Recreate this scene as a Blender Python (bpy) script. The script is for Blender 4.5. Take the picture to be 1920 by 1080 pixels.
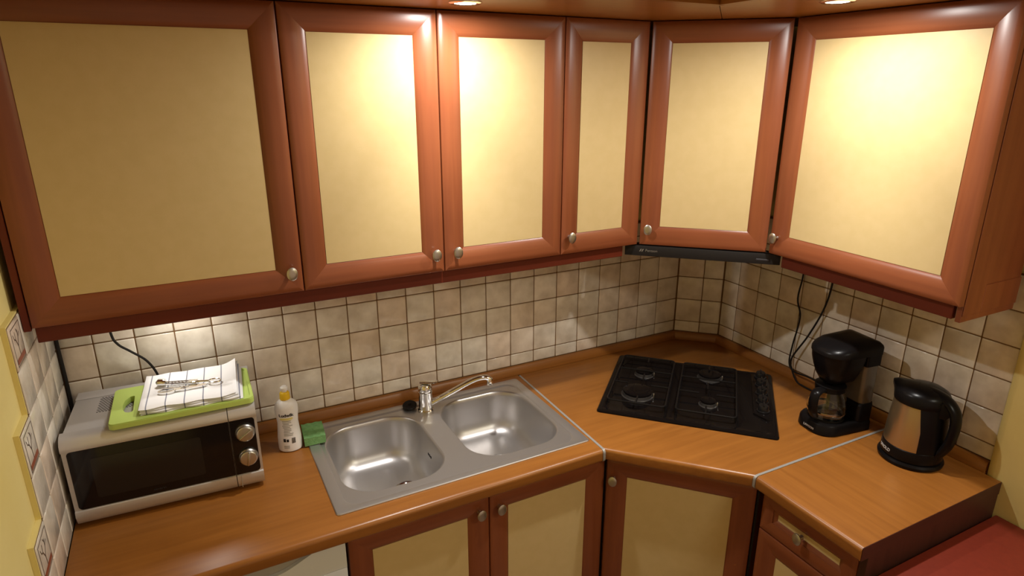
import bpy, bmesh, math, random
from math import sin, cos, pi, radians
from mathutils import Vector, Matrix, Euler
random.seed(7)
for o in list(bpy.data.objects): bpy.data.objects.remove(o)
S = bpy.context.scene
C = S.collection

# ------------------------------------------------------------------ camera
cam = bpy.data.cameras.new('camera'); camo = bpy.data.objects.new('camera', cam); C.objects.link(camo)
cam.sensor_width = 36; cam.lens = 1188.22 / 1920 * 36; cam.clip_start = 0.02
camo.location = (0.27312, -1.96855, 1.96442)
camo.rotation_euler = (1.258744, 0, -0.483046)
S.camera = camo

# ------------------------------------------------------------------ world, lamps, exposure
W = bpy.data.worlds.new('world'); S.world = W; W.use_nodes = True
bg = W.node_tree.nodes['Background']
bg.inputs[0].default_value = (1.0, 0.65, 0.41, 1); bg.inputs[1].default_value = 0.44

def lamp(kind, name, loc, power, color, size=0.05, rot=(0, 0, 0), spot=None, blend=1.0, size_y=None):
    l = bpy.data.lights.new(name, kind); l.energy = power; l.color = color
    if kind == 'AREA':
        l.size = size; l.shape = 'DISK'
        if size_y: l.shape = 'RECTANGLE'; l.size_y = size_y
    else: l.shadow_soft_size = size
    if spot: l.spot_size = radians(spot); l.spot_blend = blend
    o = bpy.data.objects.new(name, l); C.objects.link(o); o.location = loc; o.rotation_euler = rot
    return o
# ceiling lamp of the room, behind the viewer
lamp('AREA', 'room_ceiling_lamp', (1.85, -2.70, 2.50), 16.5, (1.0, 0.97, 0.83), size=0.45)
SPOT_W, BEAM_W, UNDER_W = 7.5, 25.0, 0.50

S.view_settings.view_transform = 'Standard'; S.view_settings.look = 'None'
S.view_settings.gamma = 1.0; S.view_settings.use_curve_mapping = False
S.view_settings.exposure = 0.0

# ------------------------------------------------------------------ plan of the room
RC = Vector((2.2426, -0.1288, 0)); RA = radians(-90.957)          # right wall frame: x runs along the wall, y into it
DC = Vector((2.1084, 0, 0)); DA = radians(-43.82)                   # chamfer frame
UA = Vector((1.643, -0.29, 0)); UANG = math.atan2(-0.2869, 0.3021)  # diagonal wall cabinet, door plane
BA = Vector((1.3107, -0.595, 0)); BANG = radians(-47.1)             # diagonal worktop edge
XL = -0.084
WT = 0.90                                                           # worktop height
def RW(s, dep, z=0): return RC + Matrix.Rotation(RA, 3, 'Z') @ Vector((s, -dep, z))

# ------------------------------------------------------------------ materials
def principled(name):
    m = bpy.data.materials.new(name); m.use_nodes = True
    nt = m.node_tree; return m, nt, nt.nodes['Principled BSDF']
def mat(name, col, rough=0.5, metal=0.0, spec=0.5, bump=None, trans=0.0, coat=0.0, ior=1.45, vary=None):
    m, nt, b = principled(name)
    b.inputs['Base Color'].default_value = (*col, 1); b.inputs['Roughness'].default_value = rough
    b.inputs['Metallic'].default_value = metal; b.inputs['Specular IOR Level'].default_value = spec
    b.inputs['Transmission Weight'].default_value = trans; b.inputs['Coat Weight'].default_value = coat
    b.inputs['IOR'].default_value = ior
    if bump or vary:
        tc = nt.nodes.new('ShaderNodeTexCoord')
    if bump:
        sc, st = bump
        n = nt.nodes.new('ShaderNodeTexNoise'); n.inputs['Scale'].default_value = sc; n.inputs['Detail'].default_value = 4
        nt.links.new(tc.outputs['Object'], n.inputs['Vector'])
        bp = nt.nodes.new('ShaderNodeBump'); bp.inputs['Strength'].default_value = st; bp.inputs['Distance'].default_value = 0.002
        nt.links.new(n.outputs['Fac'], bp.inputs['Height']); nt.links.new(bp.outputs['Normal'], b.inputs['Normal'])
    if vary:
        sc, c2 = vary
        n = nt.nodes.new('ShaderNodeTexNoise'); n.inputs['Scale'].default_value = sc; n.inputs['Detail'].default_value = 5
        nt.links.new(tc.outputs['Object'], n.inputs['Vector'])
        r = nt.nodes.new('ShaderNodeValToRGB'); r.color_ramp.elements[0].position = 0.35; r.color_ramp.elements[1].position = 0.65
        r.color_ramp.elements[0].color = (*col, 1); r.color_ramp.elements[1].color = (*c2, 1)
        nt.links.new(n.outputs['Fac'], r.inputs['Fac']); nt.links.new(r.outputs['Color'], b.inputs['Base Color'])
    return m
def wood(name, c1, c2, axis, rough=0.4, spec=0.4, fine=46.0, coat=0.0, along=2.2):
    m, nt, b = principled(name)
    tc = nt.nodes.new('ShaderNodeTexCoord'); mp = nt.nodes.new('ShaderNodeMapping')
    sc = [fine] * 3; sc['xyz'.index(axis)] = along
    mp.inputs['Scale'].default_value = sc
    nt.links.new(tc.outputs['Object'], mp.inputs['Vector'])
    n = nt.nodes.new('ShaderNodeTexNoise'); n.inputs['Scale'].default_value = 1.0; n.inputs['Detail'].default_value = 6; n.inputs['Distortion'].default_value = 0.4
    nt.links.new(mp.outputs['Vector'], n.inputs['Vector'])
    n2 = nt.nodes.new('ShaderNodeTexNoise'); n2.inputs['Scale'].default_value = 5.0; n2.inputs['Detail'].default_value = 2
    nt.links.new(tc.outputs['Object'], n2.inputs['Vector'])
    mx = nt.nodes.new('ShaderNodeMath'); mx.operation = 'MULTIPLY_ADD'; mx.inputs[1].default_value = 0.65
    ml = nt.nodes.new('ShaderNodeMath'); ml.operation = 'MULTIPLY'; ml.inputs[1].default_value = 0.35
    nt.links.new(n2.outputs['Fac'], ml.inputs[0]); nt.links.new(n.outputs['Fac'], mx.inputs[0]); nt.links.new(ml.outputs[0], mx.inputs[2])
    r = nt.nodes.new('ShaderNodeValToRGB'); r.color_ramp.elements[0].position = 0.36; r.color_ramp.elements[1].position = 0.62
    r.color_ramp.elements[0].color = (*c1, 1); r.color_ramp.elements[1].color = (*c2, 1)
    nt.links.new(mx.outputs[0], r.inputs['Fac']); nt.links.new(r.outputs['Color'], b.inputs['Base Color'])
    b.inputs['Roughness'].default_value = rough; b.inputs['Specular IOR Level'].default_value = spec
    b.inputs['Coat Weight'].default_value = coat; b.inputs['Coat Roughness'].default_value = 0.25
    return m
def wood3(name, c1, c2, **k): return {a: wood(name + '_' + a, c1, c2, a, **k) for a in 'xyz'}
CH = wood3('cherry', (0.186, 0.049, 0.0180), (0.238, 0.068, 0.0245), rough=0.31, spec=0.5)
CT = wood3('worktop_laminate', (0.235, 0.084, 0.0145), (0.295, 0.111, 0.020), rough=0.33, spec=0.45, fine=60.0, along=3.0)
PEL = wood3('shaded_cherry', (0.105, 0.0155, 0.006), (0.135, 0.021, 0.008), rough=0.45, spec=0.3)  # darker cherry copy, shade of the recessed pelmets put into the colour
DK = wood3('dark_cherry', (0.045, 0.014, 0.010), (0.062, 0.020, 0.013), rough=0.45, spec=0.35)
PAN = mat('cream_panel', (0.59, 0.448, 0.220), rough=0.42, spec=0.25, vary=(34.0, (0.57, 0.432, 0.206)), bump=(420.0, 0.05))
STEEL = mat('sink_steel', (0.52, 0.50, 0.49), rough=0.35, metal=0.85)
CHROME = mat('chrome', (0.80, 0.79, 0.77), rough=0.07, metal=1.0)
NICKEL = mat('brushed_nickel', (0.52, 0.50, 0.46), rough=0.33, metal=1.0)
ALU = mat('aluminium_strip', (0.33, 0.315, 0.295), rough=0.40, metal=0.25)
BLK = mat('black_plastic', (0.0062, 0.0052, 0.0052), rough=0.28, spec=0.14)
BLKM = mat('matt_black_plastic', (0.012, 0.010, 0.009), rough=0.55, spec=0.3)
ENAMEL = mat('black_enamel', (0.0060, 0.0045, 0.0042), rough=0.06, spec=0.15)
IRON = mat('cast_iron', (0.008, 0.007, 0.007), rough=0.30, spec=0.25)
KNB = mat('glossy_knob', (0.010, 0.009, 0.009), rough=0.14, spec=0.35)
RUB = mat('black_rubber', (0.008, 0.006, 0.006), rough=0.6, spec=0.3)
GLASSB = mat('black_glass', (0.0055, 0.004, 0.005), rough=0.10, spec=0.5)
WINDOWB = mat('oven_window', (0.014, 0.011, 0.0105), rough=0.16, spec=0.5)
SILV = mat('silver_paint', (0.60, 0.58, 0.565), rough=0.34, metal=0.55, spec=0.5)
SILVB = mat('silver_casing', (0.53, 0.51, 0.50), rough=0.45, metal=0.35, spec=0.4)
GROUT = mat('brown_grout', (0.17, 0.095, 0.042), rough=0.9, spec=0.1)
PLAST = mat('yellow_plaster', (0.76, 0.64, 0.245), rough=0.9, spec=0.15, vary=(3.0, (0.80, 0.69, 0.30)), bump=(60.0, 0.25))
CEIL = mat('white_ceiling', (0.75, 0.71, 0.62), rough=0.95, spec=0.1)
FLOOR = mat('floor_tile', (0.20, 0.12, 0.07), rough=0.5, vary=(6.0, (0.16, 0.09, 0.05)))
WHITE = mat('white_enamel', (0.65, 0.68, 0.73), rough=0.35, spec=0.5)
GREYR = mat('grey_plastic', (0.36, 0.34, 0.31), rough=0.5)
WPL = mat('white_bottle_plastic', (0.82, 0.80, 0.77), rough=0.35, spec=0.45)
YEL = mat('yellow_cap', (0.78, 0.50, 0.012), rough=0.4)
INK = mat('black_ink', (0.012, 0.012, 0.012), rough=0.6)
INKG = mat('grey_ink', (0.34, 0.33, 0.29), rough=0.7)
INKY = mat('yellow_ink', (0.72, 0.62, 0.16), rough=0.6)
INKW = mat('white_ink', (0.62, 0.58, 0.54), rough=0.5)
INKD = mat('dim_ink', (0.16, 0.14, 0.115), rough=0.5)
INKDD = mat('faint_ink', (0.030, 0.026, 0.026), rough=0.5)
INKB = mat('brown_ink', (0.13, 0.085, 0.06), rough=0.6)
INKR = mat('rust_ink', (0.27, 0.075, 0.035), rough=0.6)
GRNB = mat('green_board', (0.46, 0.60, 0.14), rough=0.45, spec=0.4)
GRNS = mat('green_sponge', (0.16, 0.33, 0.12), rough=0.95, spec=0.05, bump=(300.0, 0.8), vary=(90.0, (0.20, 0.38, 0.15)))
GLASS = mat('clear_glass', (0.95, 0.97, 0.97), rough=0.0, trans=1.0, ior=1.45)
TANK = mat('smoked_tank', (0.095, 0.078, 0.062), rough=0.12, spec=0.7)
BSTEEL = mat('kettle_steel', (0.46, 0.345, 0.20), rough=0.30, metal=0.9)
REDT = mat('red_tabletop', (0.20, 0.027, 0.013), rough=0.55, spec=0.3, vary=(60.0, (0.18, 0.024, 0.012)))
def emis(name, col, st):
    m = bpy.data.materials.new(name); m.use_nodes = True; nt = m.node_tree; nt.nodes.clear()
    e = nt.nodes.new('ShaderNodeEmission'); o = nt.nodes.new('ShaderNodeOutputMaterial')
    e.inputs[0].default_value = (*col, 1); e.inputs[1].default_value = st; nt.links.new(e.outputs[0], o.inputs[0]); return m
BULB = emis('lamp_lens', (1.0, 0.95, 0.86), 14.0)
def tile_mat(name, c1, c2, c3):
    m, nt, b = principled(name)
    oi = nt.nodes.new('ShaderNodeObjectInfo'); tc = nt.nodes.new('ShaderNodeTexCoord')
    r = nt.nodes.new('ShaderNodeValToRGB'); e = r.color_ramp.elements
    e[0].position = 0.0; e[0].color = (*c1, 1); e[1].position = 1.0; e[1].color = (*c3, 1)
    k = r.color_ramp.elements.new(0.5); k.color = (*c2, 1)
    nt.links.new(oi.outputs['Random'], r.inputs['Fac'])
    ad = nt.nodes.new('ShaderNodeVectorMath'); ad.operation = 'ADD'
    cm = nt.nodes.new('ShaderNodeVectorMath'); cm.operation = 'SCALE'; cm.inputs[3].default_value = 37.0
    cx = nt.nodes.new('ShaderNodeCombineXYZ')
    for i in range(3): nt.links.new(oi.outputs['Random'], cx.inputs[i])
    nt.links.new(cx.outputs[0], cm.inputs[0]); nt.links.new(tc.outputs['Object'], ad.inputs[0]); nt.links.new(cm.outputs[0], ad.inputs[1])
    n = nt.nodes.new('ShaderNodeTexNoise'); n.inputs['Scale'].default_value = 16; n.inputs['Detail'].default_value = 5
    nt.links.new(ad.outputs[0], n.inputs['Vector'])
    r2 = nt.nodes.new('ShaderNodeValToRGB'); r2.color_ramp.elements[0].position = 0.33; r2.color_ramp.elements[1].position = 0.67
    r2.color_ramp.elements[0].color = (0.78, 0.74, 0.69, 1); r2.color_ramp.elements[1].color = (1.06, 1.05, 1.03, 1)
    nt.links.new(n.outputs['Fac'], r2.inputs['Fac'])
    mx = nt.nodes.new('ShaderNodeMix'); mx.data_type = 'RGBA'; mx.blend_type = 'MULTIPLY'; mx.inputs[0].default_value = 1.0
    nt.links.new(r.outputs['Color'], mx.inputs[6]); nt.links.new(r2.outputs['Color'], mx.inputs[7])
    nt.links.new(mx.outputs[2], b.inputs['Base Color'])
    n3 = nt.nodes.new('ShaderNodeTexNoise'); n3.inputs['Scale'].default_value = 75; n3.inputs['Detail'].default_value = 3
    nt.links.new(ad.outputs[0], n3.inputs['Vector'])
    bp = nt.nodes.new('ShaderNodeBump'); bp.inputs['Strength'].default_value = 0.30; bp.inputs['Distance'].default_value = 0.0016
    nt.links.new(n3.outputs['Fac'], bp.inputs['Height']); nt.links.new(bp.outputs['Normal'], b.inputs['Normal'])
    b.inputs['Roughness'].default_value = 0.14; b.inputs['Specular IOR Level'].default_value = 0.42
    return m
TILE = tile_mat('glazed_tile', (0.73, 0.68, 0.59), (0.77, 0.73, 0.65), (0.74, 0.63, 0.52))
def towel_mat():
    m, nt, b = principled('striped_towel')
    tc = nt.nodes.new('ShaderNodeTexCoord'); sp = nt.nodes.new('ShaderNodeSeparateXYZ')
    nt.links.new(tc.outputs['Object'], sp.inputs[0])
    a = nt.nodes.new('ShaderNodeMath'); a.operation = 'ADD'; a.inputs[1].default_value = 0.0155
    nt.links.new(sp.outputs['X'], a.inputs[0])
    md = nt.nodes.new('ShaderNodeMath'); md.operation = 'PINGPONG'; md.inputs[1].default_value = 0.0218
    nt.links.new(a.outputs[0], md.inputs[0])
    lt = nt.nodes.new('ShaderNodeMath'); lt.operation = 'LESS_THAN'; lt.inputs[1].default_value = 0.0014
    nt.links.new(md.outputs[0], lt.inputs[0])
    mx = nt.nodes.new('ShaderNodeMix'); mx.data_type = 'RGBA'
    mx.inputs[6].default_value = (0.90, 0.90, 0.91, 1); mx.inputs[7].default_value = (0.27, 0.28, 0.35, 1)
    nt.links.new(lt.outputs[0], mx.inputs[0]); nt.links.new(mx.outputs[2], b.inputs['Base Color'])
    w = nt.nodes.new('ShaderNodeTexNoise'); w.inputs['Scale'].default_value = 900
    nt.links.new(tc.outputs['Object'], w.inputs['Vector'])
    bp = nt.nodes.new('ShaderNodeBump'); bp.inputs['Strength'].default_value = 0.25; bp.inputs['Distance'].default_value = 0.001
    nt.links.new(w.outputs['Fac'], bp.inputs['Height']); nt.links.new(bp.outputs['Normal'], b.inputs['Normal'])
    b.inputs['Roughness'].default_value = 0.9; b.inputs['Specular IOR Level'].default_value = 0.1
    return m
TOWEL = towel_mat()

# ------------------------------------------------------------------ helpers
def finish(bm, name, smooth=35):
    bmesh.ops.recalc_face_normals(bm, faces=bm.faces)
    me = bpy.data.meshes.new(name); bm.to_mesh(me); bm.free()
    if smooth:
        me.shade_smooth(); me.set_sharp_from_angle(angle=radians(smooth))
    return me
def obj(name, bm, m, parent=None, loc=(0, 0, 0), rot=(0, 0, 0), smooth=35):
    me = finish(bm, name, smooth) if isinstance(bm, bmesh.types.BMesh) else bm
    if m is not None and not me.materials: me.materials.append(m)
    o = bpy.data.objects.new(name, me); C.objects.link(o); o.location = loc; o.rotation_euler = rot
    if parent: o.parent = parent
    return o
def tag(o, label, cat, group=None):
    o['label'] = label; o['category'] = cat
    if group: o['group'] = group
    return o
def thing(name, label, cat, loc=(0, 0, 0), rz=0.0, group=None):
    o = bpy.data.objects.new(name, None); C.objects.link(o); o.empty_display_size = 0.05
    o.location = loc; o.rotation_euler = (0, 0, rz); return tag(o, label, cat, group)
def struct(o): o['kind'] = 'structure'; return o
def NB(): return bmesh.new()
def box(bm, x0, x1, y0, y1, z0, z1, bev=0.0, seg=2, M=None):
    r = bmesh.ops.create_cube(bm, size=1.0)['verts']
    for v in r:
        v.co = Vector((x0 + (v.co.x + .5) * (x1 - x0), y0 + (v.co.y + .5) * (y1 - y0), z0 + (v.co.z + .5) * (z1 - z0)))
    if bev:
        es = list({e for v in r for e in v.link_edges})
        q = bmesh.ops.bevel(bm, geom=es, offset=bev, segments=seg, affect='EDGES', profile=0.5)
        r = list({v for f in q['faces'] for v in f.verts} | {v for v in r if v.is_valid})
    if M: 
        for v in r: v.co = M @ v.co
    return bm
def B(*a, **k): return box(NB(), *a, **k)
def loft(bm, loops, closed=True, cap0=True, cap1=True):
    rows = [[bm.verts.new(p) for p in L] for L in loops]
    n = len(rows[0])
    for a, b in zip(rows, rows[1:]):
        for i in range(n if closed else n - 1):
            j = (i + 1) % n
            try: bm.faces.new((a[i], a[j], b[j], b[i]))
            except ValueError: pass
    if cap0: bm.faces.new(rows[0][::-1])
    if cap1: bm.faces.new(rows[-1])
    return bm
def lathe(bm, prof, seg=32, cx=0, cy=0, sx=1, sy=1, cap0=True, cap1=True, a0=0, a1=2 * pi):
    full = abs(a1 - a0) > 2 * pi - 1e-4
    n = seg if full else seg + 1
    loops = [[(cx + sx * r * cos(a0 + (a1 - a0) * i / seg), cy + sy * r * sin(a0 + (a1 - a0) * i / seg), z) for i in range(n)] for r, z in prof]
    return loft(bm, loops, closed=full, cap0=cap0 and full, cap1=cap1 and full)
def tube(bm, pts, rad, seg=8, cap=True, squash=None):
    pts = [Vector(p) for p in pts]; loops = []
    up = Vector((0, 0, 1)); prev = None
    for i, p in enumerate(pts):
        t = (pts[min(i + 1, len(pts) - 1)] - pts[max(i - 1, 0)]).normalized()
        if prev is None:
            u = t.cross(up)
            if u.length < 1e-3: u = t.cross(Vector((1, 0, 0)))
        else: u = prev - t * prev.dot(t)
        u.normalize(); v = t.cross(u); prev = u
        r = rad[i] if isinstance(rad, (list, tuple)) else rad
        ra, rb = (r, r) if not squash else (r * squash[0], r * squash[1])
        loops.append([p + u * ra * cos(2 * pi * k / seg) + v * rb * sin(2 * pi * k / seg) for k in range(seg)])
    return loft(bm, loops, True, cap, cap)
def spline(pts, n=8):
    P = [Vector(p) for p in pts]; out = []
    for i in range(len(P) - 1):
        p0, p1, p2, p3 = P[max(i - 1, 0)], P[i], P[i + 1], P[min(i + 2, len(P) - 1)]
        for k in range(n):
            t = k / n
            out.append(0.5 * ((2 * p1) + (p2 - p0) * t + (2 * p0 - 5 * p1 + 4 * p2 - p3) * t * t + (3 * p1 - p0 - 3 * p2 + p3) * t ** 3))
    out.append(P[-1]); return out
def rrect(x0, x1, y0, y1, r, n=6):
    out = []
    for cx, cy, a in ((x1 - r, y1 - r, 0), (x0 + r, y1 - r, pi / 2), (x0 + r, y0 + r, pi), (x1 - r, y0 + r, 1.5 * pi)):
        for i in range(n + 1):
            t = a + pi / 2 * i / n; out.append((cx + r * cos(t), cy + r * sin(t)))
    return out
def prism(bm, poly, z0, z1, bev=0.0, seg=2):
    n0 = len(bm.verts)
    loft(bm, [[(x, y, z0) for x, y in poly], [(x, y, z1) for x, y in poly]])
    if bev:
        bm.verts.ensure_lookup_table()
        top = [e for e in bm.edges if all(abs(v.co.z - z1) < 1e-6 for v in e.verts)]
        bmesh.ops.bevel(bm, geom=top, offset=bev, segments=seg, affect='EDGES', profile=0.5)
    return bm
def fill_between(bm, loops, z):
    """flat face with holes; returns vert loops"""
    vl = []; es = []
    for L in loops:
        vs = [bm.verts.new((p[0], p[1], z)) for p in L]; vl.append(vs)
        for i in range(len(vs)): es.append(bm.edges.new((vs[i], vs[(i + 1) % len(vs)])))
    bmesh.ops.triangle_fill(bm, use_beauty=True, use_dissolve=False, edges=es)
    return vl
def bridge(bm, a, b):
    n = len(a)
    for i in range(n):
        try: bm.faces.new((a[i], a[(i + 1) % n], b[(i + 1) % n], b[i]))
        except ValueError: pass
def ring(bm, L, z): return [bm.verts.new((p[0], p[1], z)) for p in L]
def holed_slab(outer, holes, z0, z1):
    bm = NB(); a = fill_between(bm, [outer] + holes, z0); b = fill_between(bm, [outer] + holes, z1)
    for p, q in zip(a, b): bridge(bm, p, q)
    return bm
def to_local(root, pts):
    M = Matrix.LocRotScale(root.location, root.rotation_euler, root.scale).inverted()
    return [M @ Vector(p) for p in pts]
def text_mesh(body, size, m, name, extrude=0.0004, bold=0.0):
    cu = bpy.data.curves.new('txt', 'FONT'); cu.body = body; cu.size = size; cu.extrude = extrude; cu.offset = bold
    cu.align_x = 'CENTER'; cu.align_y = 'CENTER'; cu.resolution_u = 3
    o = bpy.data.objects.new('txt', cu); C.objects.link(o)
    bpy.context.view_layer.update()
    me = bpy.data.meshes.new_from_object(o.evaluated_get(bpy.context.evaluated_depsgraph_get()))
    me.name = name; bpy.data.objects.remove(o); bpy.data.curves.remove(cu)
    me.materials.clear(); me.materials.append(m); return me
def map_mesh(me, f):
    for v in me.vertices: v.co = f(v.co)
    return me

# ------------------------------------------------------------------ room shell
ZC = 2.60
wb = struct(obj('wall_back', B(-0.30, 2.42, 0.012, 0.12, 0, ZC), PLAST))
wl = struct(obj('wall_left', B(-0.22, XL - 0.014, -2.9, 0.012, 0, ZC), PLAST))
# the chamfer fills the corner between back and right walls
bm = NB(); Rm = Matrix.Rotation(DA, 3, 'Z')
def DW(x, y): v = DC + Rm @ Vector((x, y, 0)); return (v.x, v.y)
prism(bm, [DW(-0.03, 0.012), DW(0.216, 0.012), (2.50, -0.10), (2.50, 0.10), (2.20, 0.10)], 0, ZC)
wc = struct(obj('wall_corner', bm, PLAST))
bm = NB()
prism(bm, [tuple(RW(0.0, -0.012).xy), tuple(RW(1.084, -0.012).xy), tuple(RW(1.084, 0.012).xy), tuple(RW(1.092, 0.0195).xy), tuple(RW(1.105, 0.022).xy), tuple(RW(2.9, 0.022).xy), tuple(RW(2.9, -0.14).xy), tuple(RW(0.0, -0.14).xy)], 0, ZC)
wr = struct(obj('wall_right', bm, PLAST))
struct(obj('floor', B(-0.22, 2.45, -3.1, 0.12, -0.08, -0.001), FLOOR))
struct(obj('ceiling', B(-0.22, 2.45, -3.1, 0.12, ZC, ZC + 0.06), CEIL))

# ------------------------------------------------------------------ tiles
TG = 0.0015
tile_cache = {}
def tile_mesh(w, h):
    k = (round(w, 4), round(h, 4))
    if k not in tile_cache:
        bm = NB(); hw, hh = w / 2 - TG, h / 2 - TG
        L = [rrect(-hw, hw, -hh, hh, 0.0015, 1), rrect(-hw, hw, -hh, hh, 0.0015, 1), rrect(-hw + .0008, hw - .0008, -hh + .0008, hh - .0008, 0.0015, 1), rrect(-hw + .003, hw - .003, -hh + .003, hh - .003, 0.0015, 1)]
        ys = [0.009, 0.0022, 0.0009, 0.0]
        loft(bm, [[(x, y, z) for x, z in l] for l, y in zip(L, ys)], cap0=False)
        me = finish(bm, 'tile', 50); me.materials.append(TILE); tile_cache[k] = me
    return tile_cache[k]
ROWS = [0.932, 0.98, 1.08, 1.18, 1.28, 1.38, 1.435]
def place_tiles(parent, frame, ang, cols, rows, zlist=None):
    Rz = Matrix.Rotation(ang, 3, 'Z')
    for a, b in zip(cols, cols[1:]):
        for c, d in zip(rows, rows[1:]):
            p = frame + Rz @ Vector(((a + b) / 2, random.uniform(-0.0004, 0.0004), (c + d) / 2))
            obj('tile', tile_mesh(b - a, d - c), None, parent, p, (random.uniform(-.004, .004), 0, ang + random.uniform(-.004, .004)))
place_tiles(wb, Vector((0, 0, 0)), 0, [XL + 0.001] + [0.1 * i for i in range(0, 21)] + [2.107], ROWS)
place_tiles(wc, DC, DA, [0.001, 0.105, 0.185], ROWS)
place_tiles(wr, RC, RA, [0.001] + [0.0816 + 0.1 * i for i in range(0, 11)], ROWS[:-1] + [1.48])
obj('grout', B(XL - .012, 2.115, 0.0028, 0.0118, 0.925, 1.44), GROUT, wb)
obj('grout', B(-0.004, 0.190, 0.0028, 0.0118, 0.925, 1.44), GROUT, wc, DC, (0, 0, DA))
obj('grout', B(-0.002, 1.083, 0.0028, 0.0118, 0.925, 1.482), GROUT, wr, RC, (0, 0, RA))
# left wall: stair-stepped edge, a picture tile on every second step
LA = radians(90)
Rl = Matrix.Rotation(LA, 3, 'Z')          # local x -> +y, local y -> -x (into the wall)
left_rows = [(0.9006, 0.98, 0.6), (0.98, 1.08, 0.6), (1.08, 1.18, 0.5), (1.18, 1.28, 0.5), (1.28, 1.38, 0.4), (1.38, 1.48, 0.4)]
bmb = NB(); bmg = NB()
for z0, z1, d in left_rows:
    box(bmb, XL - 0.0138, XL - 0.0035, -d - 0.002, 0.0, z0, z1 + (0.004 if z1 in (1.08, 1.28, 1.48) else 0))
    box(bmg, XL - 0.0036, XL - 0.0028, -d + 0.001, 0.0, z0, z1)
    n = int(round(d / 0.1))
    for i in range(n):
        y = -0.1 * i - 0.05
        deco = (i == n - 1) and z0 in (0.98, 1.18, 1.38)
        t = obj('tile', tile_mesh(0.1, z1 - z0), None, wl, (XL + random.uniform(-.0004, .0004), y, (z0 + z1) / 2), (0, random.uniform(-.004, .004), LA))
        if deco:
            t.name = 'picture_tile'; t['label'] = 'tile with a printed tree in a brown border'
            bm = NB()
            def stroke(bm, pts, w):
                for (xa, za), (xb, zb) in zip(pts, pts[1:]):
                    dx, dz = xb - xa, zb - za; l = math.hypot(dx, dz); nx, nz = -dz / l * w, dx / l * w
                    vs = [bm.verts.new((x, -0.0004, z)) for x, z in ((xa - nx, za - nz), (xb - nx, zb - nz), (xb + nx, zb + nz), (xa + nx, za + nz))]
                    bm.faces.new(vs)
            q = 0.041
            stroke(bm, [(-q, -q), (q, -q), (q, q), (-q, q), (-q, -q)], 0.0011)
            stroke(bm, [(0.0, -0.026), (-0.002, -0.005), (-0.014, 0.012), (-0.024, 0.016)], 0.0016)
            stroke(bm, [(-0.002, -0.005), (0.010, 0.012), (0.012, 0.028)], 0.0013)
            stroke(bm, [(-0.014, 0.012), (-0.012, 0.030)], 0.0011); stroke(bm, [(0.010, 0.012), (0.024, 0.020)], 0.0011)
            stroke(bm, [(-0.024, 0.016), (-0.030, 0.028)], 0.0010); stroke(bm, [(0.012, 0.020), (0.002, 0.033)], 0.0010)
            obj('printed_tree', bm, INKB, t, smooth=0)
            bm = NB(); box(bm, -0.038, 0.038, -0.0006, -0.0001, -0.037, -0.026)
            obj('printed_ground', bm, INKR, t, smooth=0)
obj('tile_backing', bmb, PLAST, wl); obj('grout', bmg, GROUT, wl)

# ------------------------------------------------------------------ cabinet doors
def frame_piece(L, w, prof, f):
    """mitred moulding: f(t, w, y) -> point"""
    bm = NB()
    a = [f(p[0], p[0], p[1]) for p in prof]; b = [f(L - p[0], p[0], p[1]) for p in prof]
    loft(bm, [a, b], True, True, True); return bm
def profile(w, th):
    return [(0.0, th), (0.0, 0.0035), (0.0012, 0.0012), (0.004, 0.0), (0.016, -0.0004), (0.030, 0.0004), (0.040, 0.0020), (w - 0.012, 0.0048), (w - 0.004, 0.0080), (w, 0.0110), (w, th)]
def knob(parent, x, z, y):
    k = obj('knob', None or NB(), NICKEL) if False else None
    bm = NB()
    bm2 = NB()
    lp = [(0.0065, 0.0), (0.0055, 0.004), (0.0050, 0.012), (0.0075, 0.0165), (0.0128, 0.0185), (0.0140, 0.0205), (0.0138, 0.0228), (0.0115, 0.0245), (0.006, 0.0255), (0.0, 0.0257)]
    loops = [[(x + r * cos(2 * pi * i / 24), y - d, z + r * (1.28 if d > .014 else 1.0) * sin(2 * pi * i / 24)) for i in range(24)] for r, d in lp[:-1]]
    loft(bm, loops); bm2.free()
    return obj('knob', bm, NICKEL, parent)
def door(root, x0, x1, z0, z1, yf, knob_at=None, w=0.064, name='door', label=None):
    """front face on y = yf, facing -y, thickness 20 mm"""
    th = 0.020; W_, H_ = x1 - x0, z1 - z0
    d = obj(name, B(x0 + w - 0.006, x1 - w + 0.006, yf + 0.0125, yf + th - 0.001, z0 + w - 0.006, z1 - w + 0.006), CH['z'], root)
    if label: d['label'] = label
    p = profile(w, th)
    obj('rail', frame_piece(W_, w, p, lambda t, q, y: (x0 + t, yf + y, z0 + q)), CH['x'], d)
    obj('rail', frame_piece(W_, w, p, lambda t, q, y: (x0 + t, yf + y, z1 - q)), CH['x'], d)
    obj('stile', frame_piece(H_, w, p, lambda t, q, y: (x0 + q, yf + y, z0 + t)), CH['z'], d)
    obj('stile', frame_piece(H_, w, p, lambda t, q, y: (x1 - q, yf + y, z0 + t)), CH['z'], d)
    obj('panel', B(x0 + w + .0003, x1 - w - .0003, yf + 0.0098, yf + 0.0122, z0 + w + .0003, z1 - w - .0003), PAN, d)
    if knob_at: knob(d, knob_at[0], knob_at[1], yf + 0.0012)
    return d
UZ0, UZ1 = 1.438, 2.148
G = 0.0013
def wall_cabinet(name, label, loc, rz, x0, x1, doors, depth=0.27, y_off=0.0):
    """loc = point on door plane; local -y towards the room"""
    r = thing(name, label, 'cabinet', loc, rz)
    obj('body', B(x0 + .001, x1 - .001, 0.0215, depth, UZ0 + .002, UZ1 - .001), CH['z'], r)
    for a, b, k in doors: door(r, a + G, b - G, UZ0, UZ1, 0.0, k)
    return r
Y0 = -0.29
KZ = 1.494
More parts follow.
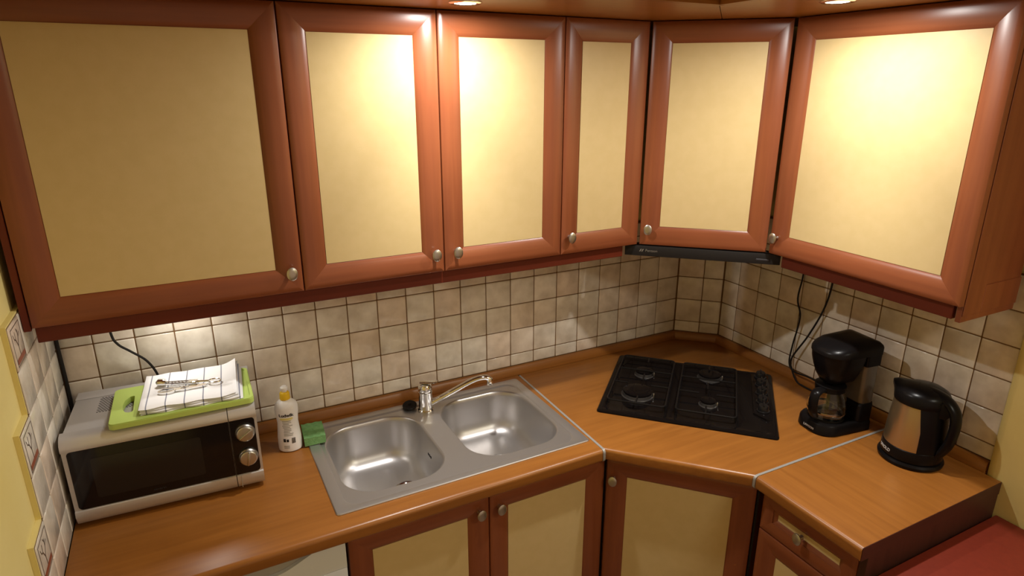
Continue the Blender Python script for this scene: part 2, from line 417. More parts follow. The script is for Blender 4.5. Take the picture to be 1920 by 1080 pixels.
w1_ = wall_cabinet('wall_cabinet', 'wide cherry wall cabinet above the microwave, one dim ochre door', (0, Y0, 0), 0, -0.066, 0.530, [(-0.068, 0.530, (0.500, KZ))])
obj('filler_or_gap_shade', B(-0.0828, -0.0688, 0.003, 0.030, 1.432, UZ1 - .001, 0.001, 1), PEL['z'], w1_)
wall_cabinet('wall_cabinet', 'two-door cherry wall cabinet above the sink, under the middle spotlight', (0, Y0, 0), 0, 0.530, 1.331, [(0.530, 0.931, (0.9005, KZ)), (0.931, 1.331, (0.967, KZ))])
wall_cabinet('wall_cabinet', 'narrow single-door cherry wall cabinet left of the corner cabinet', (0, Y0, 0), 0, 1.331, 1.640, [(1.331, 1.641, (1.361, KZ + .001))], depth=0.26)
# diagonal corner cabinet
r = thing('corner_wall_cabinet', 'diagonal cherry corner wall cabinet above the extractor hood', 'cabinet', UA, UANG)
bm = NB(); prism(bm, [(0.008, 0.0215), (0.408, 0.0215), (0.396, 0.12), (0.30, 0.37), (0.11, 0.37), (0.018, 0.12)], UZ0 + .002, UZ1 - .001); obj('body', bm, CH['z'], r)
door(r, 0.004, 0.413, UZ0, UZ1, 0.0, (0.031, KZ))
# right cabinet
r = thing('wall_cabinet', 'wide cherry wall cabinet above the coffee maker, spotlit cream door', 'cabinet', RW(0, 0.29), RA)
obj('body', B(0.472, 1.036, 0.0215, 0.262, UZ0 + .002, UZ1 - .001), CH['z'], r)
door(r, 0.458, 1.052, UZ0, UZ1, 0.0, (0.484, KZ))
bm = NB()
box(bm, 1.0365, 1.050, 0.0225, 0.2625, 1.392, UZ1 - .001, 0.0012, 1)
sp = obj('end_panel', bm, CH['z'], r)
for a in ((0.0235, 0.10, 1.41, 2.147), (0.10, 0.262, 1.41, 1.482)):
    obj('end_panel_frame', B(1.0502, 1.0530, a[0], a[1], a[2], a[3], 0.001, 1), CH['z'], sp)
# light pelmets under the cabinets
tag(obj('light_pelmet', B(-0.066, 1.598, -0.266, -0.248, 1.395, 1.4365, 0.0015, 1), PEL['x']), 'long cherry strip, shade put into its colour, hanging under the sink-side wall cabinets', 'trim')
r = thing('light_pelmet', 'short cherry strip, shade put into its colour, hanging under the right wall cabinet', 'trim', RW(0, 0), RA)
obj('front_strip', B(0.494, 1.028, -0.266, -0.249, 1.395, 1.4365, 0.0015, 1), PEL['x'], r)
# extractor hood
r = thing('extractor_hood', 'slim black extractor hood under the diagonal corner cabinet', 'hood', UA, UANG)
bm = NB(); prism(bm, [(-0.036, 0.004), (0.452, 0.004), (0.452, 0.022), (0.40, 0.06), (0.36, 0.24), (0.06, 0.24), (0.018, 0.06), (-0.036, 0.022)], 1.401, 1.4345); obj('body', bm, BLKM, r)
obj('front_lip', B(-0.043, 0.460, -0.004, 0.0035, 1.399, 1.4345, 0.0015, 2), BLKM, r)
me = map_mesh(text_mesh('Pentson', 0.0125, INKD, 'printed_name'), lambda c: Vector((c.x + 0.047, -0.0046 - c.z, c.y + 1.4185)))
obj('printed_name', me, None, r)
bm = NB()
for x in (0.006, 0.013): prism(bm, [(x, -0.0047), (x + 0.004, -0.0047), (x + 0.004, -0.0042), (x, -0.0042)], 1.4145, 1.4235)
for v in bm.verts: v.co.x += (v.co.z - 1.4145) * 0.5
obj('printed_emblem', bm, INKD, r, smooth=0)
bm = NB(); box(bm, 0.385, 0.425, -0.0052, -0.0038, 1.411, 1.4165, 0.0005, 1); obj('slide_switch', bm, mat('dark_switch', (0.03, 0.028, 0.032), 0.4), r)

# ------------------------------------------------------------------ cornice with spotlights
cr = thing('lighting_canopy', 'cherry canopy board over the sink-side wall cabinets', 'canopy')
bm = NB(); prism(bm, [(XL + .002, -0.676), (1.539, -0.676), (2.19, -0.05), (2.09, 0.0), (XL + .002, 0.0)], 2.150, 2.168); obj('board', bm, CT['x'], cr)
obj('fascia', B(XL + .002, 1.537, -0.692, -0.6765, 2.150, 2.30, 0.001, 1), CT['x'], cr)
cr2 = thing('lighting_canopy', 'cherry canopy board over the right wall cabinet', 'canopy')
p = [Vector((1.5405, -0.677, 0)), Vector((2.192, -0.051, 0)), RW(0.0, 0.015), RW(1.30, 0.015), RW(1.30, 0.707)]
bm = NB(); prism(bm, [(v.x, v.y) for v in p], 2.150, 2.168); obj('board', bm, CT['y'], cr2)
bm = NB(); q = [Vector((1.539, -0.694, 0)), Vector((1.523, -0.694, 0)), RW(1.30, 0.7235), RW(1.30, 0.7075)]
prism(bm, [(v.x, v.y) for v in q], 2.150, 2.30); obj('fascia', bm, CT['y'], cr2)
def spotlight(loc, label):
    r = thing('recessed_spotlight', label, 'spotlight', loc, 0, 'halogen spotlights in the canopy')
    obj('bezel', lathe(NB(), [(0.040, -0.0006), (0.040, -0.003), (0.036, -0.0052), (0.028, -0.0052), (0.0265, -0.0020)], 32, cap0=False, cap1=False), CHROME, r)
    obj('lens', lathe(NB(), [(0.0265, -0.0012), (0.0262, -0.0040), (0.020, -0.0052), (0.0, -0.0056)][:3], 32), BULB, r)
    wide = lamp('AREA', 'spot_spill', (loc[0], loc[1], loc[2] - 0.010), SPOT_W, (1.0, 0.97, 0.92), size=0.044)
    beam = lamp('SPOT', 'spot_beam', (loc[0], loc[1], loc[2] - 0.010), BEAM_W, (1.0, 0.965, 0.91), size=0.022, spot=75, blend=1.0)
    for l in (wide, beam): l.parent = r; l.location = (0, 0, -0.010)
spotlight((0.938, -0.461, 2.150), 'lit round spotlight in the canopy above the sink')
spotlight((1.697, -0.892, 2.150), 'lit round spotlight in the canopy above the right cabinet')
# under-cabinet puck light
r = thing('under_cabinet_light', 'small lit lamp under the wall cabinet above the microwave', 'lamp', (0.215, -0.10, 1.4385))
obj('housing', lathe(NB(), [(0.036, 0.0), (0.036, -0.010), (0.030, -0.014), (0.028, -0.012)], 28, cap1=False), WHITE, r)
obj('lens', lathe(NB(), [(0.0275, -0.0115), (0.0272, -0.0125), (0.018, -0.0135)], 28), BULB, r)
l = lamp('AREA', 'puck_lamp', (0, 0, 0), UNDER_W, (1.0, 0.95, 0.87), size=0.05); l.parent = r; l.location = (0, 0, -0.016)

# ------------------------------------------------------------------ worktops
def front_profile(y0, y1):
    """postformed slab section from front y0 to back y1 as (y, z)"""
    r = 0.012; out = []
    zt, zb = WT, WT - 0.040
    out.append((y1, zb)); out.append((y0 + 0.008, zb))
    for i in range(4): a = -pi / 2 - pi / 2 * (i + 1) / 4; out.append((y0 + 0.008 + 0.008 * cos(a), zb + 0.008 + 0.008 * sin(a)))
    for i in range(6): a = pi - pi / 2 * i / 5; out.append((y0 + r + r * cos(a), zt - r + r * sin(a)))
    out.append((y1, zt)); return out
SX0, SX1, SY0, SY1 = 0.512, 1.298, -0.541, -0.047      # sink outline
def slab(bm, x0, x1, y0, y1, rounded, dx=lambda y: 0):
    prof = front_profile(y0, y1) if rounded else [(y1, WT - .04), (y0, WT - .04), (y0, WT), (y1, WT)]
    loft(bm, [[(x0, y, z) for y, z in prof], [(x1 + dx(y), y, z) for y, z in prof]])
J1 = lambda y: 1.3068 + (y + 0.60) * 0.029            # joint line sink | hob
bm = NB()
slab(bm, XL + .001, SX0 + .008, -0.605, -0.0005, True)
slab(bm, SX0 + .008, SX1 - .008, -0.605, SY0 + .008, True)
slab(bm, SX0 + .008, SX1 - .008, SY1 - .008, -0.0005, False)
prof = front_profile(-0.605, -0.0005)
loft(bm, [[(SX1 - .008, y, z) for y, z in prof], [(J1(y) - 0.0042, y, z) for y, z in prof]])
tag(obj('worktop', bm, CT['x']), 'orange cherry laminate worktop holding the microwave and the sink', 'worktop')
# middle (hob) worktop as a plan polygon with a rolled front edge
def rolled(front, back):
    """front, back: lists of two plan points (left, right)"""
    bm = NB(); f0, f1 = Vector(front[0]), Vector(front[1])
    e = (f1 - f0).normalized(); n = Vector((-e.y, e.x))
    loops = []
    for f, w in ((f0, 0), (f1, 1)):
        L = []
        for y, z in front_profile(0, 0.03): L.append((f.x + n.x * y, f.y + n.y * y, z))
        loops.append(L)
    return bm, loops, n
HE = (1.6092 - .681 * .0072, -0.9155 + .732 * .0072)
bm, loops, n = rolled([(1.3112, -0.5975), HE], None)
# shear the roll ends so that they follow the joints
j1d = Vector((0.029, 1.0)); j2 = Matrix.Rotation(RA, 3, 'Z') @ Vector((0, 1, 0)); j2d = Vector((j2.x, j2.y))
def along(base, d, nn, y): k = y / max(1e-6, d.normalized().dot(nn)); return base + d.normalized() * k
for L, f, d in ((loops[0], Vector((1.3112, -0.5975)), j1d), (loops[1], Vector(HE), j2d)):
    for i, (y, z) in enumerate(front_profile(0, 0.03)):
        p = along(f, d, n, y); L[i] = (p.x, p.y, z)
loft(bm, loops)
a0 = Vector(loops[0][-1][:2]); a1 = Vector(loops[1][-1][:2])
wb0 = (J1(0) + 0.0045, -0.0005); wr0 = RW(0.7920, 0.0005)
poly = [tuple(a0), tuple(a1), (wr0.x, wr0.y), tuple(RW(0.0, 0.0005).xy), DW(0.0, -0.0005), wb0]
prism(bm, poly, WT - .04, WT)
tag(obj('worktop', bm, CT['x']), 'orange cherry corner worktop around the black gas hob', 'worktop')
# right worktop
bm = NB(); prof = front_profile(-0.6215, -0.0005)
loft(bm, [[(0.8008, y, z) for y, z in prof], [(1.0815, y, z) for y, z in prof]])
prof2 = front_profile(-0.6215, -0.0245)
loft(bm, [[(1.0815, y, z) for y, z in prof2], [(1.127, y, z) for y, z in prof2]])
wtr = obj('worktop', bm, CT['x'], None, RC, (0, 0, RA)); tag(wtr, 'orange cherry worktop end piece under the kettle', 'worktop')
obj('end_edging', B(1.1272, 1.1284, -0.618, -0.0245, 0.8605, 0.8995), DK['y'], wtr)
# aluminium joint strips
bm = NB()
pr = [(y, z) for y, z in front_profile(-0.6065, -0.027)][1:]
lo = []
for off in (-0.004, 0.004):
    lo.append([(J1(y) + off, y - .0008, z + (0.0012 if z > WT - 0.02 else 0)) for y, z in pr])
loft(bm, [l + [(l[-1][0], l[-1][1], WT - .039)] for l in lo])
tag(obj('joint_strip', bm, ALU), 'silver joint strip running beside the right edge of the sink', 'strip')
bm = NB(); pr = [(y, z) for y, z in front_profile(-0.6235, -0.027)][1:]
lo = [[(s, y - .0008, z + (0.0012 if z > WT - 0.02 else 0)) for y, z in pr] for s in (0.7924, 0.8002)]
loft(bm, [l + [(l[-1][0], l[-1][1], WT - .039)] for l in lo])
tag(obj('joint_strip', bm, ALU, None, RC, (0, 0, RA)), 'silver joint strip between coffee maker and kettle', 'strip')
# upstand along the walls
us = [(0.0, 0.0006), (-0.022, 0.0006), (-0.0225, 0.004), (-0.015, 0.026), (-0.012, 0.0305), (-0.007, 0.032), (0.0, 0.032)]
def upstand(x0, x1, loc, rz, label, m0=0, m1=0):
    bm = NB(); loft(bm, [[(x0 - y * m0, y - .0006, WT + z) for y, z in us], [(x1 + y * m1, y - .0006, WT + z) for y, z in us]])
    return tag(obj('upstand', bm, CT['x'], None, loc, (0, 0, rz)), label, 'trim')
upstand(XL + .001, 2.1080, (0, 0, 0), 0, 'wood upstand behind the sink along the long tiled wall', 0, 0.41)
upstand(0.0, 0.186, DC, DA, 'short wood upstand across the corner behind the hob', 0.41, 0.41)
upstand(0.0, 1.080, RC, RA, 'wood upstand behind the coffee maker and kettle', 0.41, 0)

# ------------------------------------------------------------------ base units
BZ0, BZ1 = 0.10, 0.846
YB = -0.572
r = thing('sink_cabinet', 'cherry base cabinet under the sink, two ochre doors', 'cabinet', (0, YB, 0))
bm = NB()
for a in ((0.528, 0.546, 0.0215, 0.55, 0.10, 0.859), (1.310, 1.328, 0.0215, 0.55, 0.10, 0.859), (0.546, 1.310, 0.0215, 0.55, 0.10, 0.118), (0.546, 1.310, 0.532, 0.55, 0.118, 0.70), (0.546, 1.310, 0.0215, 0.026, 0.80, 0.859), (0.53, 1.326, 0.05, 0.066, 0.0, 0.10)): box(bm, *a)
obj('body', bm, CH['z'], r)
door(r, 0.527, 0.931, BZ0, BZ1, 0, (0.9, 0.7985))
door(r, 0.9335, 1.336, BZ0, BZ1, 0, (0.9635, 0.796))
r = thing('corner_base_cabinet', 'diagonal cherry base cabinet under the gas hob, single ochre door', 'cabinet', BA, BANG)
bm = NB(); prism(bm, [(0.002, 0.058), (0.45, 0.058), (0.53, 0.14), (0.42, 0.50), (0.03, 0.50), (-0.06, 0.14)], 0.10, 0.858); obj('body', bm, CH['z'], r)
obj('plinth', B(0.0, 0.45, 0.10, 0.116, 0, 0.099), DK['x'], r)
for x in (-0.006, 0.4535): obj('filler_strip', B(x, x + 0.006, 0.046, 0.062, 0.0, 0.858), BLKM, r)  # black strips stand in for the shade in the corner gaps
door(r, 0.007, 0.4505, BZ0, BZ1, 0.036, (0.030, 0.777))
r = thing('drawer_cabinet', 'cherry base unit at the right end with a drawer over a door', 'cabinet', RW(0, 0.586), RA)
obj('body', B(0.807, 1.107, 0.0215, 0.565, 0.10, 0.859), CH['z'], r)
obj('end_panel', B(1.1075, 1.127, 0.0, 0.562, 0.0, 0.8598, 0.001, 1), DK['z'], r)
door(r, 0.8045, 1.106, 0.722, BZ1, 0.0, (0.944, 0.786), w=0.052, name='drawer')
door(r, 0.8045, 1.106, BZ0, 0.718, 0.0, (1.074, 0.660))
obj('plinth', B(0.816, 1.107, 0.05, 0.066, 0, 0.099), DK['x'], r)
# dishwasher / washing machine under the left worktop
r = thing('washing_machine', 'white built-under appliance below the left worktop, scooped handle', 'appliance', (0, -0.585, 0))
obj('body', B(XL + .006, 0.517, 0.022, 0.56, 0.02, 0.857), WHITE, r)
x0, x1 = XL + .006, 0.518
top = []
sc0, sc1, zt, dz = 0.215, 0.462, 0.856, 0.040
N = 16
top = [(x0, zt), (sc0, zt)]
for i in range(1, N):
    t = i / N; top.append((sc0 + (sc1 - sc0) * t, zt - dz * (0.5 - 0.5 * cos(2 * pi * t)) ** 0.75))
top += [(sc1, zt), (x1, zt)]
bm = NB(); P = [(x0, 0.775), (x1, 0.775)] + top[::-1]
loft(bm, [[(x, 0.0, z) for x, z in P], [(x, 0.012, z) for x, z in P]])
obj('handle_panel', bm, WHITE, r)
obj('door_panel', B(x0, x1, 0.0, 0.018, 0.11, 0.7735, 0.002, 2), WHITE, r)
obj('handle_recess', B(sc0 - .01, sc1 + .01, 0.0125, 0.021, 0.79, 0.855), GREYR, r)
obj('plinth', B(x0, x1, 0.05, 0.06, 0.0, 0.108), BLKM, r)
tag(obj('filler_or_gap_shade', B(0.5195, 0.5255, -0.545, -0.53, 0.0, 0.859), BLKM), 'black strip painted in for the shaded gap between the white appliance and sink cabinet', 'filler')  # painted shade: a black strip imitates the dark gap between the units

# ------------------------------------------------------------------ sink
ZR = WT
r = thing('sink', 'stainless steel double bowl inset sink with a rolled rim', 'sink', (0, 0, 0))
bm = NB(); NN = 8
def RR(i, rr): return rrect(SX0 + i, SX1 - i, SY0 + i, SY1 - i, rr, NN)
lo = [RR(0, .010), RR(0.0, .010), RR(0.002, .009), RR(0.005, .008)]
zz = [ZR + .0004, ZR + .002, ZR + .0042, ZR + .0045]
rows = [ring(bm, L, z) for L, z in zip(lo, zz)]
# flat flange then step down to the deck
dk = [(0.016, 0.033, 0.026, 0.028, .035)]
def deck(l, rgt, f, b, rr): return rrect(SX0 + l, SX1 - rgt, SY0 + f, SY1 - b, rr, NN)
rows.append(ring(bm, deck(0.028, 0.028, 0.020, 0.024, .045), ZR + .0040))
rows.append(ring(bm, deck(0.031, 0.031, 0.023, 0.028, .043), ZR + .0025))
rows.append(ring(bm, deck(0.034, 0.034, 0.026, 0.033, .041), ZR - .0005))
for a, b in zip(rows, rows[1:]): bridge(bm, a, b)
bowls = [(0.556, 0.868, -0.484, -0.094), (0.938, 1.262, -0.484, -0.094)]
holes = [rrect(b[0], b[1], b[2], b[3], 0.105, 10) for b in bowls]
DZ = ZR - .0010
# deck plane
es = []
outer = rows[-1]
inner = []
for h in holes: inner.append(ring(bm, h, DZ))
for L in [outer] + inner:
    for i in range(len(L)):
        e = bm.edges.get((L[i], L[(i + 1) % len(L)])) or bm.edges.new((L[i], L[(i + 1) % len(L)])); es.append(e)
bmesh.ops.triangle_fill(bm, use_beauty=True, edges=es)
obj('deck', bm, STEEL, r, smooth=25)
for b, h in zip(bowls, holes):
    bm = NB()
    steps = [(0.0, 0.0), (0.003, -0.0012), (0.006, -0.006), (0.008, -0.016), (0.012, -0.055), (0.016, -0.090), (0.022, -0.115), (0.034, -0.136), (0.052, -0.147), (0.080, -0.1515), (0.115, -0.153)]
    rws = []
    for i, z in steps:
        rr = max(0.105 - i * 0.75, 0.02)
        rws.append(ring(bm, rrect(b[0] + i, b[1] - i, b[2] + i, b[3] - i, min(rr, (b[1] - b[0]) / 2 - i - .001), 10), DZ + z))
    for p, q in zip(rws, rws[1:]): bridge(bm, p, q)
    bm.faces.new(rws[-1])
    bo = obj('bowl', bm, STEEL, r, smooth=60)
    cx, cy = ((0.776, -0.300) if b is bowls[0] else (1.10, -0.300))
    obj('drain', lathe(NB(), [(0.040, DZ - .1525), (0.040, DZ - .1500), (0.034, DZ - .1485), (0.029, DZ - .1505), (0.027, DZ - .1522)], 28, cx, cy), CHROME, bo)
    obj('drain_hole', lathe(NB(), [(0.020, DZ - .1522), (0.020, DZ - .1512), (0.012, DZ - .1508)], 20, cx, cy), BLKM, bo)
    if b is bowls[0]:
        bm = NB()
        for dy in (-0.011, 0.0, 0.011):
            lathe(bm, [(0.0048, -0.0006), (0.0048, 0.0012), (0.003, 0.0016)], 12, dy, 0)
        M = Matrix.Translation((0.8562, -0.295, DZ - .060)) @ Matrix.Rotation(radians(-90), 4, 'Y') @ Matrix.Rotation(radians(90), 4, 'Z')
        for v in bm.verts: v.co = M @ v.co
        obj('overflow', bm, BLKM, bo)
# tap
fx, fy = 0.914, -0.112
r = thing('mixer_tap', 'chrome single lever mixer tap between the sink bowls', 'tap', (fx, fy, DZ + .0003))
obj('body', lathe(NB(), [(0.027, 0.0), (0.027, 0.004), (0.0245, 0.007), (0.0235, 0.030), (0.0225, 0.062), (0.0235, 0.066), (0.0235, 0.070)], 32), CHROME, r)
obj('cap', lathe(NB(), [(0.0215, 0.0705), (0.0235, 0.074), (0.0230, 0.088), (0.018, 0.096), (0.008, 0.099)], 32), CHROME, r)
bm = NB()
L = []
for t, w, h, z in ((-0.016, 0.010, 0.004, 0.1035), (-0.006, 0.0125, 0.005, 0.1035), (0.012, 0.0125, 0.0048, 0.1045), (0.030, 0.012, 0.004, 0.107), (0.042, 0.0115, 0.0032, 0.1095), (0.046, 0.010, 0.002, 0.1105)):
    L.append([(t, w * cos(a) * 1.0, z + h * sin(a)) for a in [2 * pi * k / 14 for k in range(14)]])
loft(bm, L); M = Matrix.Rotation(radians(-38), 4, 'Z')
for v in bm.verts: v.co = M @ v.co
obj('lever', bm, CHROME, r)
sp_pts = spline([(0.012, -0.004, 0.022), (0.045, -0.016, 0.040), (0.095, -0.036, 0.070), (0.140, -0.053, 0.096), (0.168, -0.064, 0.108), (0.192, -0.074, 0.111), (0.205, -0.079, 0.105)], 6)
obj('spout', tube(NB(), sp_pts, [0.0115 - 0.0025 * i / len(sp_pts) for i in range(len(sp_pts))], 14, squash=(1.15, 0.85)), CHROME, r)
obj('aerator', lathe(NB(), [(0.0095, 0.083), (0.0112, 0.085), (0.0112, 0.103), (0.010, 0.106)], 20, 0.205, -0.079), CHROME, r)
# plug
r = thing('sink_plug', 'round black rubber plug lying left of the tap', 'plug', (0.868, -0.0765, ZR + .0048))
r.rotation_euler = (radians(10), radians(-6), 0)
obj('disc', lathe(NB(), [(0.020, 0.0), (0.0235, 0.002), (0.0245, 0.008), (0.022, 0.011), (0.012, 0.012)], 28), RUB, r)
obj('boss', lathe(NB(), [(0.006, 0.012), (0.005, 0.016), (0.003, 0.0165)], 14), RUB, r)

# ------------------------------------------------------------------ washing-up bottle and sponge
bx_, by_ = 0.4625, -0.147
r = thing('dish_soap_bottle', 'white dish soap bottle with a yellow cap beside the microwave', 'bottle', (bx_, by_, WT + .0005), radians(-12))
BP = [(0.028, 0.0), (0.0335, 0.003), (0.0345, 0.012), (0.0340, 0.045), (0.0315, 0.072), (0.0300, 0.092), (0.0312, 0.110), (0.0335, 0.128), (0.0335, 0.143), (0.0300, 0.155), (0.0215, 0.163), (0.0130, 0.1675), (0.0110, 0.170)]
bsy = 0.80
obj('body', lathe(NB(), BP, 40, sy=bsy), WPL, r)
obj('cap', lathe(NB(), [(0.0148, 0.1685), (0.0150, 0.1705), (0.0142, 0.187), (0.0125, 0.190), (0.0105, 0.1915)], 28), YEL, r)
obj('nozzle', lathe(NB(), [(0.0075, 0.1917), (0.0090, 0.196), (0.0112, 0.200), (0.0108, 0.206), (0.007, 0.2095)], 24), WPL, r)
def on_bottle(z, x):
    for (r0, z0), (r1, z1) in zip(BP, BP[1:]):
        if z0 <= z <= z1: rr = r0 + (r1 - r0) * (z - z0) / max(1e-6, z1 - z0); break
    else: rr = 0.03
    x = max(-rr * .98, min(rr * .98, x))
    return -bsy * math.sqrt(max(0, rr * rr - x * x)) - 0.0005
def label_part(name, rects, m):
    bm = NB()
    for xa, xb, za, zb in rects:
        nx = max(2, int((xb - xa) / 0.003)); nz = max(2, int((zb - za) / 0.01))
        g = [[bm.verts.new((xa + (xb - xa) * i / nx, on_bottle(za + (zb - za) * j / nz, xa + (xb - xa) * i / nx), za + (zb - za) * j / nz)) for i in range(nx + 1)] for j in range(nz + 1)]
        for j in range(nz):
            for i in range(nx): bm.faces.new((g[j][i], g[j][i + 1], g[j + 1][i + 1], g[j + 1][i]))
    return obj(name, bm, m, r)
me = map_mesh(text_mesh('Ludwik', 0.0140, INK, 'printed_name', bold=0.0005), lambda c: Vector((c.x - 0.001, on_bottle(c.y + 0.124, c.x - 0.001) - .0002 - c.z * .2, c.y + 0.124)))
obj('printed_name', me, None, r)
label_part('yellow_print', [(-0.019, 0.017, 0.1095, 0.1150), (-0.018, 0.014, 0.1065, 0.1080)], INKY)
random.seed(3)
gp_ = label_part('grey_print', [(-0.015 + random.uniform(0, .004), 0.004 + random.uniform(0, .012), 0.103 - 0.0052 * k, 0.1055 - 0.0052 * k) for k in range(10)] + [(-0.016, 0.000, 0.022 - .0035 * k, 0.0238 - .0035 * k) for k in range(3)], INKG); gp_['kind'] = 'stuff'
bp_ = label_part('black_print', [(-0.016, -0.009, 0.036, 0.047), (-0.007, -0.0005, 0.036, 0.045)] + [(0.008 + 0.0018 * k, 0.0091 + 0.0018 * k, 0.030, 0.048) for k in range(6)], INK); bp_['kind'] = 'stuff'
r = thing('kitchen_sponge', 'green rectangular sponge resting on the left corner of the sink', 'sponge', (0.535, -0.128, ZR + .0055), radians(-4))
bm = NB(); bmesh.ops.create_grid(bm, x_segments=12, y_segments=16, size=0.5)
top = []
for v in bm.verts:
    u, w = v.co.x, v.co.y
    v.co = Vector((u * 0.064, w * 0.092, 0.030 + 0.0025 * sin(6 * w + 1) - (0.005 if abs(w + 0.05) < 0.06 else 0) + 0.0012 * sin(17 * u + 9 * w)))
q = bmesh.ops.extrude_face_region(bm, geom=bm.faces[:])
for v in [g for g in q['geom'] if isinstance(g, bmesh.types.BMVert)]: v.co.z = 0.0 + 0.001 * (1 + sin(30 * v.co.x)); v.co.x *= .97; v.co.y *= .98
obj('foam', bm, GRNS, r, smooth=40)

# ------------------------------------------------------------------ hob
HO = Vector((1.4209, -0.3976, WT)); HA = radians(-46.2)
r = thing('gas_hob', 'black enamel gas hob with four burners set across the corner worktop', 'hob', HO, HA)
bm = NB()
loops = []
for i, z, rr in ((0.0, 0.0004, .012), (0.0, 0.004, .012), (0.003, 0.0075, .011), (0.012, 0.0085, .010), (0.022, 0.0080, .010), (0.030, 0.0040, .012)):
    loops.append([(x, y, z) for x, y in rrect(0 + i, 0.580 - i, 0 + i, 0.488 - i, rr, 5)])
loft(bm, loops, cap0=True, cap1=True); obj('tray', bm, ENAMEL, r)
# raised control strip on the right
bm = NB()
poly = [(0.505, 0.145), (0.545, 0.112), (0.566, 0.112), (0.566, 0.462), (0.505, 0.462)]
prism(bm, poly, 0.0042, 0.0110, 0.003, 2); obj('control_panel', bm, ENAMEL, r)
for k, v in enumerate((0.438, 0.369, 0.300, 0.231, 0.166)):
    kb = obj('control_knob', lathe(NB(), [(0.021, 0.0112), (0.021, 0.0145), (0.0175, 0.016), (0.0165, 0.030), (0.0150, 0.0325), (0.008, 0.0330)], 24, 0.537, v), KNB, r)
    obj('knob_grip', B(0.5345, 0.5395, v - 0.015, v + 0.015, 0.0325, 0.0385, 0.0015, 2), KNB, kb)
    obj('knob_ring', lathe(NB(), [(0.0222, 0.0112), (0.0222, 0.0132), (0.0205, 0.0140)], 24, 0.537, v, cap0=False, cap1=False), BLK, kb)
for (u, v, rad) in ((0.116, 0.166, 0.050), (0.118, 0.339, 0.030), (0.356, 0.389, 0.038), (0.358, 0.167, 0.024)):
    bu = obj('burner', lathe(NB(), [(rad + .008, 0.0042), (rad + .007, 0.0058), (rad + .004, 0.0070), (rad + .002, 0.0150), (rad - .001, 0.0165)], 36, u, v), mat('burner_ring', (0.05, 0.045, 0.042), 0.35, 0.4) if u < .117 and v < .2 else bpy.data.materials['burner_ring'], r)
    obj('burner_cap', lathe(NB(), [(rad, 0.0167), (rad + .002, 0.0180), (rad + .0015, 0.0225), (rad - .003, 0.0240), (rad * .5, 0.0246)], 36, u, v), ENAMEL, bu)
    obj('igniter', lathe(NB(), [(0.003, 0.0042), (0.003, 0.0180), (0.002, 0.0195)], 10, u + rad + 0.007, v - 0.004), NICKEL, bu)
def grate(x0, x1, y0, y1, rows):
    bm = NB(); z = 0.0285; rr = 0.0030
    P = rrect(x0, x1, y0, y1, 0.016, 5); tube(bm, [(x, y, z) for x, y in P] + [(P[0][0], P[0][1], z)], rr, 8)
    g = obj('pan_support', bm, IRON, r)
    for (ya, gaps) in rows:
        xs = [x0, *gaps, x1]
        for i in range(0, len(xs), 2):
            obj('support_bar', tube(NB(), [(xs[i], ya, z), (xs[i + 1], ya, z)], 0.0030, 8), IRON, g)
    for xm, yb in (((x0 + x1) / 2, None),):
        for ya, yb_ in ((y0, y0 + 0.052), (y1, y1 - 0.044), ((rows[0][0] + rows[1][0]) / 2 + .028, (rows[0][0] + rows[1][0]) / 2 - .024)):
            obj('support_bar', tube(NB(), [(xm, ya, z), (xm, yb_, z)], 0.0030, 8), IRON, g)
    for x, y in ((x0, y0 + .02), (x1, y0 + .02), (x0, y1 - .02), (x1, y1 - .02)):
        obj('support_foot', tube(NB(), [(x, y, z), (x, y, 0.0045)], 0.0030, 8), IRON, g)
grate(0.026, 0.222, 0.052, 0.444, [(0.202, (0.074, 0.158)), (0.322, ())])
grate(0.256, 0.450, 0.052, 0.444, [(0.200, (0.325, 0.385)), (0.319, ())])

# ------------------------------------------------------------------ microwave
r = thing('microwave', 'silver microwave oven with a black door and two dials', 'microwave', (-0.0716, -0.289, WT), radians(-3.04))
obj('body', B(0.004, 0.436, 0.024, 0.262, 0.013, 0.2535, 0.004, 2), SILVB, r)
obj('rear_lip', B(0.004, 0.436, 0.215, 0.262, 0.2532, 0.2555, 0.001, 1), SILVB, r)
fp = [(0.028, 0.012), (0.006, 0.012), (0.001, 0.016), (-0.003, 0.026), (-0.006, 0.038), (-0.004, 0.050), (0.0, 0.053), (0.0, 0.216), (-0.005, 0.2185), (-0.0065, 0.226), (-0.004, 0.238), (0.004, 0.248), (0.014, 0.254), (0.028, 0.256)]
def front(xa, xb, name):
    bm = NB(); loft(bm, [[(xa, y, z) for y, z in fp], [(xb, y, z) for y, z in fp]]); return obj(name, bm, SILV, r)
dr = front(0.0, 0.3705, 'door')
pn = front(0.3725, 0.440, 'control_panel')
def rpanel(x0, x1, z0, z1, y0, y1, rl, name, m, parent):
    P = [];
    for cx, cz, a, rr in ((x1, z1, 0, rl[0]), (x0, z1, pi / 2, rl[1]), (x0, z0, pi, rl[2]), (x1, z0, 1.5 * pi, rl[3])):
        sx = -1 if cx == x1 else 1; sz = -1 if cz == z1 else 1
        for i in range(5): t = a + pi / 2 * i / 4; P.append((cx + sx * rr + rr * cos(t), cz + sz * rr + rr * sin(t)))
    bm = NB(); loft(bm, [[(x, y1, z) for x, z in P], [(x, y0, z) for x, z in P]]); return obj(name, bm, m, parent)
gl = rpanel(0.010, 0.3703, 0.054, 0.216, -0.0022, 0.0, (0.0005, 0.008, 0.010, 0.0005), 'door_glass', GLASSB, dr)
rpanel(0.055, 0.300, 0.078, 0.190, -0.0028, -0.0023, (0.006,) * 4, 'window', WINDOWB, dr)
rpanel(0.3727, 0.4335, 0.054, 0.216, -0.0022, 0.0, (0.008, 0.0005, 0.0005, 0.010), 'panel_face', GLASSB, pn)
